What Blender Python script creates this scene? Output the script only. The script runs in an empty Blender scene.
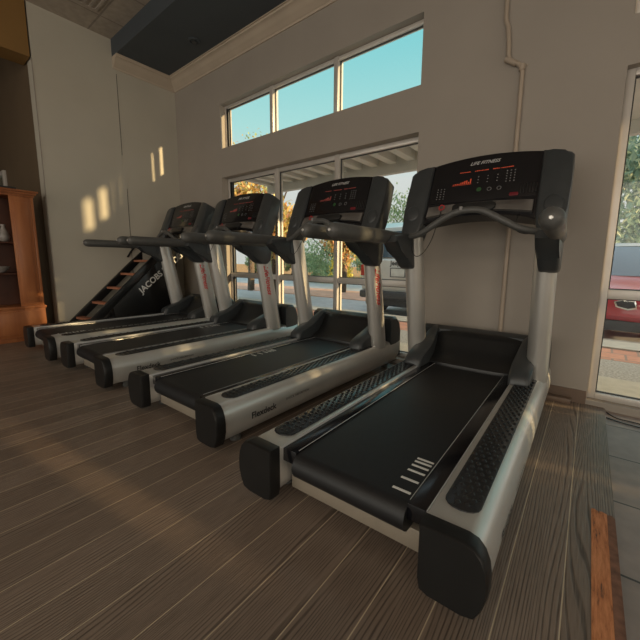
import bpy, bmesh, math, random
from mathutils import Vector, Matrix, noise
random.seed(7)
scene = bpy.context.scene
COL = scene.collection
PI = math.pi

# ---------------------------------------------------------------- materials
def new_mat(name):
    m = bpy.data.materials.new(name); m.use_nodes = True
    nt = m.node_tree; nt.nodes.clear()
    out = nt.nodes.new('ShaderNodeOutputMaterial')
    return m, nt, out
def N(nt, typ, **kw):
    n = nt.nodes.new(typ)
    for k, v in kw.items():
        if k in n.inputs: n.inputs[k].default_value = v
        else: setattr(n, k, v)
    return n
def Lk(nt, a, b): nt.links.new(a, b)
def ramp(nt, fac, stops, interp='LINEAR'):
    r = nt.nodes.new('ShaderNodeValToRGB'); r.color_ramp.interpolation = interp
    els = r.color_ramp.elements
    while len(els) < len(stops): els.new(0.5)
    for e, (p, c) in zip(els, stops):
        e.position = p; e.color = (*c, 1) if len(c) == 3 else c
    Lk(nt, fac, r.inputs['Fac']); return r
def mat(name, col, rough=.5, metal=0., var=.12, scale=8., bump=0., bscale=60., spec=.5, coat=0.):
    """plain procedural material: colour mottled a little by noise, optional fine bump"""
    m, nt, out = new_mat(name)
    b = N(nt, 'ShaderNodeBsdfPrincipled', Roughness=rough, Metallic=metal)
    b.inputs['Specular IOR Level'].default_value = spec
    b.inputs['Coat Weight'].default_value = coat
    tc = N(nt, 'ShaderNodeTexCoord')
    n1 = N(nt, 'ShaderNodeTexNoise', Scale=scale, Detail=4.)
    Lk(nt, tc.outputs['Object'], n1.inputs['Vector'])
    lo = [max(0, c * (1 - var)) for c in col]; hi = [min(1, c * (1 + var)) for c in col]
    r = ramp(nt, n1.outputs['Fac'], [(.3, lo), (.7, hi)])
    Lk(nt, r.outputs['Color'], b.inputs['Base Color'])
    if bump:
        n2 = N(nt, 'ShaderNodeTexNoise', Scale=bscale, Detail=3.)
        Lk(nt, tc.outputs['Object'], n2.inputs['Vector'])
        bp = N(nt, 'ShaderNodeBump', Strength=bump, Distance=.01)
        Lk(nt, n2.outputs['Fac'], bp.inputs['Height']); Lk(nt, bp.outputs['Normal'], b.inputs['Normal'])
    Lk(nt, b.outputs[0], out.inputs['Surface']); return m
def emis(name, col, st):
    m, nt, out = new_mat(name)
    e = N(nt, 'ShaderNodeEmission', Strength=st); e.inputs['Color'].default_value = (*col, 1)
    Lk(nt, e.outputs[0], out.inputs['Surface']); return m

M = {}
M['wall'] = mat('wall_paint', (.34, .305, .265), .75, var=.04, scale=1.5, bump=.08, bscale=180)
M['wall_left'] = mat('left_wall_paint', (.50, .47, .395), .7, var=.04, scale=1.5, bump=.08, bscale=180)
M['wall_brown'] = mat('brown_wall_paint', (.13, .09, .052), .75, var=.06, scale=2)
M['wall_orange'] = mat('ochre_wall_paint', (.24, .13, .035), .7, var=.05, scale=2)
M['soffit'] = mat('soffit_slate_blue', (.06, .073, .085), .7, var=.06, scale=2)
M['crown'] = mat('crown_moulding_tan', (.50, .42, .33), .5, var=.05, scale=5)
M['base'] = mat('baseboard_brown', (.16, .11, .08), .5, var=.1, scale=10)
M['frame'] = mat('aluminium_frame', (.60, .57, .53), .4, .3, var=.05, scale=6)
M['gasket'] = mat('dark_gasket', (.05, .05, .05), .6)
M['silver'] = mat('silver_paint', (.60, .59, .56), .3, .5, var=.05, scale=5, bump=.02, bscale=400)
M['post_silver'] = mat('post_silver', (.52, .51, .48), .34, .55, var=.04, scale=5)
M['black_plastic'] = mat('black_plastic', (.013, .0135, .014), .38, var=.1, scale=20, bump=.05, bscale=500)
M['cap_plastic'] = mat('cap_plastic', (.011, .011, .011), .42, var=.1, scale=12, spec=.35)
M['grey_plastic'] = mat('grey_plastic', (.042, .047, .050), .36, var=.08, scale=15)
M['belt'] = mat('belt_rubber', (.010, .0105, .012), .5, var=.15, scale=30, bump=.05, bscale=600)
M['gloss_black'] = mat('gloss_black', (.008, .008, .010), .16, var=.1, scale=4)
M['rubber'] = mat('grip_rubber', (.085, .086, .082), .45, var=.1, scale=30, bump=.05, bscale=300)
M['strip'] = mat('strip_rubber', (.018, .019, .021), .27, var=.1, scale=30)
M['white_mark'] = mat('white_mark', (.75, .75, .72), .5, var=.03)
M['silver_mark'] = mat('silver_mark', (.6, .6, .6), .35, .3, var=.03)
M['red_mark'] = mat('red_mark', (.55, .02, .025), .45, var=.05)
M['dark_mark'] = mat('dark_mark', (.02, .02, .02), .5)
M['tan_metal'] = mat('tan_metal', (.34, .29, .23), .45, .3, var=.06, scale=12)
M['led'] = emis('red_led', (1., .14, .06), .42)
M['led_dim'] = emis('red_led_dim', (1., .22, .16), .20)
M['green_led'] = mat('green_button', (.03, .09, .03), .4)
M['red_btn'] = mat('red_button', (.16, .01, .018), .4)
M['key'] = mat('key_print', (.22, .22, .22), .5)
M['grey_strip'] = mat('console_strip', (.14, .13, .12), .3, var=.2, scale=12)  # lower console strip, a paler grey than the panel
M['cord'] = mat('cord_black', (.01, .01, .01), .5)
M['pipe'] = mat('pipe_paint', (.40, .33, .26), .5, var=.06)
M['ladder_frame'] = mat('ladder_black', (.012, .012, .012), .33, var=.1, coat=.3)
M['cab_inner'] = mat('cabinet_inside', (.07, .022, .010), .5, var=.2)

def glass_mat():
    m, nt, out = new_mat('window_glass')
    tr = N(nt, 'ShaderNodeBsdfTransparent'); tr.inputs['Color'].default_value = (.93, .97, .96, 1)
    gl = N(nt, 'ShaderNodeBsdfGlossy', Roughness=.02)
    fr = N(nt, 'ShaderNodeLayerWeight', Blend=.5); mx = N(nt, 'ShaderNodeMixShader')
    pw = N(nt, 'ShaderNodeMath', operation='POWER'); pw.inputs[1].default_value = 5.
    ml = N(nt, 'ShaderNodeMath', operation='MULTIPLY_ADD'); ml.inputs[1].default_value = .8; ml.inputs[2].default_value = .05
    Lk(nt, fr.outputs['Facing'], pw.inputs[0]); Lk(nt, pw.outputs[0], ml.inputs[0]); Lk(nt, ml.outputs[0], mx.inputs[0])
    Lk(nt, tr.outputs[0], mx.inputs[1]); Lk(nt, gl.outputs[0], mx.inputs[2]); Lk(nt, mx.outputs[0], out.inputs['Surface'])
    return m
M['glass'] = glass_mat()

def wood_mat(name, c1, c2, rough=.4, sc=(14, 14, 1.6), bump=.1):
    m, nt, out = new_mat(name)
    b = N(nt, 'ShaderNodeBsdfPrincipled', Roughness=rough)
    tc = N(nt, 'ShaderNodeTexCoord'); mp = N(nt, 'ShaderNodeMapping'); mp.inputs['Scale'].default_value = sc
    n = N(nt, 'ShaderNodeTexNoise', Scale=1., Detail=6., Distortion=.6)
    Lk(nt, tc.outputs['Object'], mp.inputs[0]); Lk(nt, mp.outputs[0], n.inputs['Vector'])
    r = ramp(nt, n.outputs['Fac'], [(.3, c1), (.7, c2)]); Lk(nt, r.outputs[0], b.inputs['Base Color'])
    bp = N(nt, 'ShaderNodeBump', Strength=bump, Distance=.004)
    Lk(nt, n.outputs['Fac'], bp.inputs['Height']); Lk(nt, bp.outputs[0], b.inputs['Normal'])
    Lk(nt, b.outputs[0], out.inputs['Surface']); return m
M['cherry'] = wood_mat('cherry_wood', (.30, .10, .035), (.42, .155, .055), .38)
M['rung'] = wood_mat('rung_wood', (.30, .11, .06), (.42, .18, .10), .45)

def deck_mat():
    """composite decking: boards along y, embossed cathedral grain, pale joint lines"""
    m, nt, out = new_mat('deck_boards')
    b = N(nt, 'ShaderNodeBsdfPrincipled')
    tc = N(nt, 'ShaderNodeTexCoord'); sx = N(nt, 'ShaderNodeSeparateXYZ'); Lk(nt, tc.outputs['Object'], sx.inputs[0])
    def mth(op, a, bb=None, v=None):
        n = N(nt, 'ShaderNodeMath', operation=op); Lk(nt, a, n.inputs[0])
        if bb is not None: Lk(nt, bb, n.inputs[1])
        if v is not None: n.inputs[1].default_value = v
        return n.outputs[0]
    u = mth('DIVIDE', mth('ADD', sx.outputs['X'], v=.124), v=.152)
    idx = mth('FLOOR', u); fr = mth('FRACT', u)
    # distance from the nearest joint, in boards
    d = mth('SUBTRACT', fr, v=.5); d = mth('ABSOLUTE', d)               # .5 at the joint
    wn = N(nt, 'ShaderNodeTexWhiteNoise', noise_dimensions='1D'); Lk(nt, idx, wn.inputs['W'])
    # grain coordinates
    cx = N(nt, 'ShaderNodeCombineXYZ')
    Lk(nt, mth('MULTIPLY', sx.outputs['X'], v=6.), cx.inputs[0])
    Lk(nt, mth('MULTIPLY', sx.outputs['Y'], v=.38), cx.inputs[1])
    Lk(nt, mth('MULTIPLY', wn.outputs['Value'], v=40.), cx.inputs[2])
    n1 = N(nt, 'ShaderNodeTexNoise', Scale=1., Detail=1.6, Roughness=.45); Lk(nt, cx.outputs[0], n1.inputs['Vector'])
    band = mth('SINE', mth('ADD', mth('MULTIPLY', n1.outputs['Fac'], v=125.), mth('MULTIPLY', sx.outputs['X'], v=620.)))
    fine = N(nt, 'ShaderNodeTexNoise', Scale=1., Detail=5.)
    cf = N(nt, 'ShaderNodeCombineXYZ')
    Lk(nt, mth('MULTIPLY', sx.outputs['X'], v=160.), cf.inputs[0]); Lk(nt, mth('MULTIPLY', sx.outputs['Y'], v=9.), cf.inputs[1])
    Lk(nt, cf.outputs[0], fine.inputs['Vector'])
    mr = N(nt, 'ShaderNodeMapRange', interpolation_type='SMOOTHSTEP'); Lk(nt, band, mr.inputs['Value'])
    mr.inputs['From Min'].default_value = .25; mr.inputs['From Max'].default_value = .95; mr.inputs['To Min'].default_value = .12; mr.inputs['To Max'].default_value = -.36
    fac = mth('ADD', mth('MULTIPLY', mr.outputs[0], v=.9), fine.outputs['Fac'])
    r = ramp(nt, fac, [(.1, (.095, .070, .055)), (.5, (.205, .155, .122)), (.95, (.27, .208, .165))])
    # board tint
    hs = N(nt, 'ShaderNodeHueSaturation'); Lk(nt, r.outputs[0], hs.inputs['Color'])
    Lk(nt, mth('ADD', mth('MULTIPLY', wn.outputs['Value'], v=.3), v=.85), hs.inputs['Value'])
    joint = ramp(nt, d, [(.0, (0, 0, 0)), (.487, (0, 0, 0)), (.490, (1, 1, 1)), (1., (1, 1, 1))])
    mx = N(nt, 'ShaderNodeMix', data_type='RGBA'); Lk(nt, joint.outputs[0], mx.inputs['Factor'])
    Lk(nt, hs.outputs[0], mx.inputs['A']); mx.inputs['B'].default_value = (.52, .42, .30, 1)  # golden light on the board gaps painted in as a pale colour
    Lk(nt, mx.outputs['Result'], b.inputs['Base Color'])
    rr = N(nt, 'ShaderNodeMapRange'); Lk(nt, fac, rr.inputs['Value']); rr.inputs['To Min'].default_value = .46; rr.inputs['To Max'].default_value = .30
    Lk(nt, rr.outputs[0], b.inputs['Roughness'])
    h = mth('SUBTRACT', fac, joint.outputs[0])
    bp = N(nt, 'ShaderNodeBump', Strength=.35, Distance=.004); Lk(nt, h, bp.inputs['Height'])
    Lk(nt, bp.outputs[0], b.inputs['Normal']); Lk(nt, b.outputs[0], out.inputs['Surface']); return m
M['deck'] = deck_mat()

def brick_mat(name, c1, c2, mortar, bw, bh, ms=.01, rough=.6, off=.5, sh=(0, 0, 0), bump=.2):
    m, nt, out = new_mat(name)
    b = N(nt, 'ShaderNodeBsdfPrincipled', Roughness=rough)
    tc = N(nt, 'ShaderNodeTexCoord'); mp = N(nt, 'ShaderNodeMapping'); mp.inputs['Location'].default_value = sh
    Lk(nt, tc.outputs['Object'], mp.inputs[0]); src = mp.outputs[0]
    t = N(nt, 'ShaderNodeTexBrick', offset=off, Scale=1.)
    t.inputs['Brick Width'].default_value = bw; t.inputs['Row Height'].default_value = bh; t.inputs['Mortar Size'].default_value = ms
    t.inputs['Color1'].default_value = (*c1, 1); t.inputs['Color2'].default_value = (*c2, 1); t.inputs['Mortar'].default_value = (*mortar, 1)
    Lk(nt, src, t.inputs['Vector'])
    n = N(nt, 'ShaderNodeTexNoise', Scale=14., Detail=5.); Lk(nt, src, n.inputs['Vector'])
    mx = N(nt, 'ShaderNodeMix', data_type='RGBA', blend_type='MULTIPLY'); mx.inputs['Factor'].default_value = .5
    g = ramp(nt, n.outputs['Fac'], [(.3, (.6, .6, .6)), (.7, (1, 1, 1))])
    Lk(nt, t.outputs['Color'], mx.inputs['A']); Lk(nt, g.outputs[0], mx.inputs['B']); Lk(nt, mx.outputs['Result'], b.inputs['Base Color'])
    bp = N(nt, 'ShaderNodeBump', Strength=bump, Distance=.005); iv = N(nt, 'ShaderNodeMath', operation='SUBTRACT'); iv.inputs[0].default_value = 1
    Lk(nt, t.outputs['Fac'], iv.inputs[1]); Lk(nt, iv.outputs[0], bp.inputs['Height']); Lk(nt, bp.outputs[0], b.inputs['Normal'])
    Lk(nt, b.outputs[0], out.inputs['Surface']); return m
M['tile'] = brick_mat('grey_floor_tile', (.34, .285, .265), (.31, .26, .24), (.05, .05, .05), .95, .45, .005, .45, sh=(0, -.03, 0))
M['ceil'] = brick_mat('ceiling_tile', (.46, .40, .33), (.44, .38, .31), (.30, .26, .22), .61, .61, .010, .8, off=0., sh=(5.05, 1.12, 0))
M['brick'] = brick_mat('paving_brick', (.62, .30, .20), (.55, .25, .17), (.32, .22, .18), .24, .30, .012, .8)
M['walk'] = mat('pavement_concrete', (.48, .43, .36), .85, var=.1, scale=9, bump=.3, bscale=60)
M['gravel'] = mat('pavement_aggregate', (.36, .33, .30), .9, var=.35, scale=45, bump=.4, bscale=60)
M['curb'] = mat('curb_concrete', (.42, .39, .34), .85, var=.1, scale=8)
M['road'] = mat('road_asphalt', (.42, .42, .43), .8, var=.12, scale=6)
M['pink'] = mat('far_brick_band', (.62, .36, .26), .85, var=.15, scale=3)
M['lawn'] = mat('leaf_litter', (.50, .24, .08), .9, var=.5, scale=14)
M['canopy'] = mat('canopy_white', (.72, .72, .70), .6, var=.04, scale=4)
M['canopy_deck'] = mat('canopy_panel', (.50, .50, .49), .6, var=.04, scale=4)
M['bark'] = mat('bark', (.10, .075, .055), .9, var=.3, scale=20)
M['white_car'] = mat('car_paint_white', (.62, .62, .60), .3, coat=.5, var=.02)
M['red_car'] = mat('car_paint_red', (.42, .035, .05), .28, coat=.6, var=.05)
M['car_glass'] = mat('car_glass', (.05, .09, .13), .12, var=.1)
M['car_dark'] = mat('car_trim', (.045, .045, .05), .5)
M['tyre'] = mat('tyre', (.015, .015, .015), .8)
M['chrome'] = mat('chrome', (.7, .7, .7), .15, 1., var=.03)
M['plate'] = mat('number_plate', (.6, .6, .56), .5)
M['tail'] = mat('tail_lamp', (.4, .03, .02), .25)

def leaf_mat(name, cols):
    m, nt, out = new_mat(name)
    b = N(nt, 'ShaderNodeBsdfPrincipled', Roughness=.6)
    g = N(nt, 'ShaderNodeNewGeometry')
    r = ramp(nt, g.outputs['Random Per Island'], [((i + .5) / len(cols), c) for i, c in enumerate(cols)], 'CONSTANT')
    Lk(nt, r.outputs[0], b.inputs['Base Color'])
    t = N(nt, 'ShaderNodeBsdfTranslucent'); Lk(nt, r.outputs[0], t.inputs['Color'])
    mx = N(nt, 'ShaderNodeMixShader'); mx.inputs[0].default_value = .4
    Lk(nt, b.outputs[0], mx.inputs[1]); Lk(nt, t.outputs[0], mx.inputs[2]); Lk(nt, mx.outputs[0], out.inputs['Surface']); return m
M['leaf_autumn'] = leaf_mat('autumn_leaves', [(.74, .50, .18), (.66, .32, .16), (.55, .58, .25), (.80, .68, .34), (.42, .50, .24)])
M['leaf_green'] = leaf_mat('green_leaves', [(.40, .50, .28), (.50, .58, .34), (.32, .42, .26), (.60, .62, .38)])
M['leaf_dark'] = leaf_mat('blue_green_leaves', [(.26, .38, .30), (.36, .46, .36), (.50, .54, .40), (.20, .30, .25)])
M['leaf_yellow'] = leaf_mat('yellow_leaves', [(.78, .66, .12), (.68, .58, .10), (.55, .52, .14)])

def tape_mat():
    m, nt, out = new_mat('worn_orange_tape')
    b = N(nt, 'ShaderNodeBsdfPrincipled', Roughness=.6)
    tc = N(nt, 'ShaderNodeTexCoord'); mp = N(nt, 'ShaderNodeMapping'); mp.inputs['Scale'].default_value = (60, 7, 1)
    Lk(nt, tc.outputs['Object'], mp.inputs[0])
    n = N(nt, 'ShaderNodeTexNoise', Scale=1., Detail=8., Roughness=.7); Lk(nt, mp.outputs[0], n.inputs['Vector'])
    r = ramp(nt, n.outputs['Fac'], [(.36, (.10, .05, .035)), (.44, (.48, .17, .06)), (.60, (.68, .28, .12)), (.75, (.52, .2, .09))])
    Lk(nt, r.outputs[0], b.inputs['Base Color']); Lk(nt, b.outputs[0], out.inputs['Surface']); return m
M['tape'] = tape_mat()
M['tape_brown'] = mat('faded_tape', (.20, .095, .06), .7, var=.35, scale=30)

# ---------------------------------------------------------------- geometry helpers
def box(bm, x0, x1, y0, y1, z0, z1, bev=0., seg=2):
    vs = [bm.verts.new((x, y, z)) for x in (x0, x1) for y in (y0, y1) for z in (z0, z1)]
    fs = [(0, 1, 3, 2), (4, 6, 7, 5), (0, 4, 5, 1), (2, 3, 7, 6), (0, 2, 6, 4), (1, 5, 7, 3)]
    faces = [bm.faces.new([vs[i] for i in f]) for f in fs]
    if bev:
        es = list({e for f in faces for e in f.edges})
        bmesh.ops.bevel(bm, geom=es, offset=bev, segments=seg, profile=.5, affect='EDGES')
def loft(bm, rings, cap=True, closed=True):
    R = [[bm.verts.new(p) for p in r] for r in rings]
    n = len(R[0])
    for a, b in zip(R, R[1:]):
        for i in range(n if closed else n - 1):
            j = (i + 1) % n
            bm.faces.new((a[i], a[j], b[j], b[i]))
    if cap and closed:
        bm.faces.new(list(reversed(R[0]))); bm.faces.new(R[-1])
    return R
def tube(bm, pts, r, n=10, cap=True, ry=None):
    pts = [Vector(p) for p in pts]; rs = r if isinstance(r, (list, tuple)) else [r] * len(pts)
    rings = []; prev = None
    for i, p in enumerate(pts):
        d = (pts[min(i + 1, len(pts) - 1)] - pts[max(i - 1, 0)]).normalized()
        if prev is None:
            a = Vector((1, 0, 0)) if abs(d.x) < .9 else Vector((0, 1, 0))
            u = (a - d * a.dot(d)).normalized()
        else: u = (prev - d * prev.dot(d)).normalized()
        prev = u; v = d.cross(u)
        rings.append([p + u * math.cos(2 * PI * k / n) * rs[i] + v * math.sin(2 * PI * k / n) * (rs[i] * (ry or 1)) for k in range(n)])
    loft(bm, rings, cap)
def prism(bm, pts, f0, f1, bev=0., seg=2):
    """outline pts (a,b); f0/f1 map (a,b)->3D for the two faces"""
    A = [bm.verts.new(f0(*p)) for p in pts]; B = [bm.verts.new(f1(*p)) for p in pts]
    n = len(pts); fa = bm.faces.new(list(reversed(A))); fb = bm.faces.new(B)
    for i in range(n):
        j = (i + 1) % n; bm.faces.new((A[i], A[j], B[j], B[i]))
    if bev:
        es = list(fa.edges) + list(fb.edges)
        bmesh.ops.bevel(bm, geom=es, offset=bev, segments=seg, profile=.5, affect='EDGES')
def smooth_path(pts, k=6):
    """Catmull-Rom through pts"""
    P = [Vector(p) for p in pts]; P = [2 * P[0] - P[1]] + P + [2 * P[-1] - P[-2]]; out = []
    for i in range(1, len(P) - 2):
        for j in range(k):
            t = j / k; a, b, c, d = P[i - 1:i + 3]
            out.append(.5 * ((2 * b) + (c - a) * t + (2 * a - 5 * b + 4 * c - d) * t * t + (3 * b - a - 3 * c + d) * t ** 3))
    out.append(P[-2]); return out
def finish(name, bm, m, parent=None, smooth=40, mw=None):
    bmesh.ops.remove_doubles(bm, verts=bm.verts, dist=1e-5)
    bmesh.ops.recalc_face_normals(bm, faces=bm.faces)
    me = bpy.data.meshes.new(name); bm.to_mesh(me); bm.free()
    me.materials.append(M[m] if isinstance(m, str) else m)
    if smooth:
        for p in me.polygons: p.use_smooth = True
        me.set_sharp_from_angle(angle=math.radians(smooth))
    o = bpy.data.objects.new(name, me); COL.objects.link(o)
    if parent: o.parent = parent
    if mw is not None: o.matrix_world = mw
    return o
def tag(o, label=None, cat=None, group=None, kind=None):
    if label: o['label'] = label
    if cat: o['category'] = cat
    if group: o['group'] = group
    if kind: o['kind'] = kind
    return o
def empty(name, loc=(0, 0, 0), rz=0.):
    o = bpy.data.objects.new(name, None); COL.objects.link(o); o.location = loc; o.rotation_euler = (0, 0, rz)
    o.empty_display_size = .2; return o
def text_mesh(name, body, size, fn, m, parent, shear=0., depth=0., bold=0., align='LEFT'):
    cu = bpy.data.curves.new(name, 'FONT'); cu.body = body; cu.size = size; cu.shear = shear; cu.offset = bold
    cu.align_x = align; cu.resolution_u = 3
    ob = bpy.data.objects.new(name, cu); COL.objects.link(ob)
    dg = bpy.context.evaluated_depsgraph_get(); me = bpy.data.meshes.new_from_object(ob.evaluated_get(dg))
    bpy.data.objects.remove(ob)
    for v in me.vertices: v.co = Vector(fn(v.co.x, v.co.y))
    me.materials.clear(); me.materials.append(M[m])
    o = bpy.data.objects.new(name, me); COL.objects.link(o)
    if parent: o.parent = parent
    return o

# ---------------------------------------------------------------- frames
WA = -.029; WALL = Matrix.Translation((0, 3.003, 0)) @ Matrix.Rotation(WA, 4, 'Z')   # s along the window wall, y outwards
CEIL = 3.914
SL = -5.462          # left wall plane
def wf(name, m, boxes, kind='structure', parent=None, bev=0.):
    bm = bmesh.new()
    for b in boxes: box(bm, *b, bev=bev)
    o = finish(name, bm, m, None, smooth=0)
    if parent: o.parent = parent
    else: o.matrix_world = WALL
    if kind and not parent: o['kind'] = kind
    return o

# ---------------------------------------------------------------- room shell
TH = .19   # wall thickness
L0, L1 = -4.30, -1.34
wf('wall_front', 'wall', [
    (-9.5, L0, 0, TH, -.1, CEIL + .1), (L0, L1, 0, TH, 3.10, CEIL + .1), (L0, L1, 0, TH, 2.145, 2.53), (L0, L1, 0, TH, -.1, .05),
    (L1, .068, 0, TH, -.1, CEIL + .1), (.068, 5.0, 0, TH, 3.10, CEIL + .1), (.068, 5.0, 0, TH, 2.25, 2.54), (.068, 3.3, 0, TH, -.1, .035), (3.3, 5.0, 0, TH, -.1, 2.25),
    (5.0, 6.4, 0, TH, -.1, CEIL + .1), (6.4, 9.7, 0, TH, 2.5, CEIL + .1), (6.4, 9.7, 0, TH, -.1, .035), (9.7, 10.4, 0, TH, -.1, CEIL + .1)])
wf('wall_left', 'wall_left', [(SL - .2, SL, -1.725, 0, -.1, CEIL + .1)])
wf('wall_side', 'wall_brown', [(-9.5, SL - .2, -1.725, -1.5, -.1, CEIL + .1)]).name = 'wall_left_recess'
wf('trim_1', 'wall', [(SL - .006, SL + .003, -1.730, -1.722, 0, 3.32)])                # corner bead on the end of the wall
wf('trim_2', 'wall_orange', [(SL - .3, SL, -8.2, -1.74, 3.32, CEIL + .1)])              # ochre header over the opening
wf('wall_left_far', 'wall_brown', [(-9.7, -9.5, -8.2, -1.5, -.1, CEIL + .1)])
wf('wall_right', 'wall', [(10.2, 10.4, -8.2, -.84, -.1, CEIL + .1), (10.2, 10.4, -.76, 0, -.1, CEIL + .1), (10.2, 10.4, -.84, -.76, 1.70, CEIL + .1), (10.2, 10.4, -.84, -.76, -.1, 1.45)])  # narrow slit added out of view to throw a sun streak on the floor
# back wall with a broad storefront opening behind the camera
wf('wall_back', 'wall', [(-9.5, -6.5, -8.4, -8.2, -.1, CEIL + .1), (-6.5, 6.5, -8.4, -8.2, 3.1, CEIL + .1), (6.5, 10.4, -8.4, -8.2, -.1, CEIL + .1), (-6.5, 6.5, -8.4, -8.2, -.1, .25)])
ce = wf('ceiling', 'ceil', [(-9.7, 10.4, -8.4, .19, CEIL, CEIL + .1)])
# slate soffit over the window wall and its crown moulding
wf('ceiling_soffit', 'soffit', [(SL, 10.2, -.86, 0, 3.70, CEIL + .02)])
prof = [(0, 3.555), (.012, 3.555), (.018, 3.575), (.035, 3.585), (.045, 3.60), (.065, 3.612), (.085, 3.635), (.10, 3.655), (.12, 3.668), (.135, 3.672), (.14, 3.69), (.155, 3.69), (.155, 3.702), (0, 3.702)]
bm = bmesh.new()
loft(bm, [[(s, -d, z) for d, z in prof] for s in (SL + .0, 10.2)])
loft(bm, [[(SL + d, y, z) for d, z in prof] for y in (-.86, 0.)])
o = finish('trim_3', bm, 'crown', None, smooth=30); o.matrix_world = WALL; o['kind'] = 'structure'
# baseboards
wf('baseboard_front', 'base', [(SL, -4.3, -.014, 0, 0, .10), (-1.3, .064, -.014, 0, -.02, .095), (3.3, 6.4, -.014, 0, -.02, .095)])
wf('baseboard_left', 'base', [(SL, SL + .014, -1.725, -.014, 0, .10)])
# wall seam on the left wall
wf('trim_4', 'gasket', [(SL, SL + .003, -.823, -.818, 2.45, 3.5), (SL, SL + .003, -.79, -.785, .1, 2.0)])
# thin tracks of the drop ceiling near the corner: vent
bm = bmesh.new()
# floors
bm = bmesh.new(); box(bm, -9.6, .176, -6, 3.34, -.04, 0)
f = finish('floor', bm, 'deck', smooth=0); f['kind'] = 'structure'
bm = bmesh.new(); box(bm, .17, 10.5, -6, 3.2, -.08, -.018)
f = finish('floor', bm, 'tile', smooth=0); f['kind'] = 'structure'

# ---------------------------------------------------------------- windows
def window(name, s0, s1, z0, z1, mull, trans, y0=.10, fw=.045, mw=.055, dep=.07, sub=()):
    root = empty(name); root.matrix_world = WALL; root['kind'] = 'structure'
    bm = bmesh.new(); bv = .003
    box(bm, s0, s0 + fw, y0, y0 + dep, z0, z1, bv); box(bm, s1 - fw, s1, y0, y0 + dep, z0, z1, bv)
    box(bm, s0 + fw, s1 - fw, y0, y0 + dep, z1 - fw, z1, bv); box(bm, s0 + fw, s1 - fw, y0, y0 + dep, z0, z0 + fw, bv)
    for m_ in mull: box(bm, m_ - mw / 2, m_ + mw / 2, y0 - .012, y0 + dep + .01, z0 + .001, z1 - .001, bv)
    edges = [s0 + fw] + [v for m_ in mull for v in (m_ - mw / 2, m_ + mw / 2)] + [s1 - fw]
    bays = [(edges[i], edges[i + 1]) for i in range(0, len(edges), 2)]
    for t in trans:
        for a, b in bays: box(bm, a, b, y0, y0 + dep, t - .032, t + .032, bv)
    finish('window_frame', bm, 'frame', root, smooth=30)
    bm = bmesh.new(); bg = bmesh.new(); g = .007
    zs = [z0 + fw] + [v for t in trans for v in (t - .032, t + .032)] + [z1 - fw]
    for a, b in bays:
        for i in range(0, len(zs), 2):
            c, d = zs[i], zs[i + 1]
            for q in ((a, a + g, c, d), (b - g, b, c, d), (a + g, b - g, d - g, d), (a + g, b - g, c, c + g)):
                box(bg, q[0], q[1], y0 + .025, y0 + .045, q[2], q[3])
            vs = [bm.verts.new(p) for p in ((a, y0 + .035, c), (b, y0 + .035, c), (b, y0 + .035, d), (a, y0 + .035, d))]
            bm.faces.new(vs)
    finish('gasket', bg, 'gasket', root, smooth=0)
    finish('pane', bm, 'glass', root, smooth=0)
    return root
window('window_1', L0, L1, 2.53, 3.10, (-3.335, -2.335), (), y0=.08, fw=.035)
window('window_2', L0, L1, .05, 2.145, (-3.285, -2.325), (.79,))
window('window_3', .068, 3.3, .035, 2.25, (1.1, 2.2), (.80,), y0=.06)
window('window_4', .068, 5.0, 2.54, 3.10, (.75, 1.45, 2.15, 3.4), (), y0=.06)  # unseen mullions spaced to shape the sun slits on the left wall
window('window_5', 6.4, 9.7, .035, 2.5, (7.5, 8.6), (.80,), y0=.06)  # unseen glazing, span and mullions shaped to throw the sun patches

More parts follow.
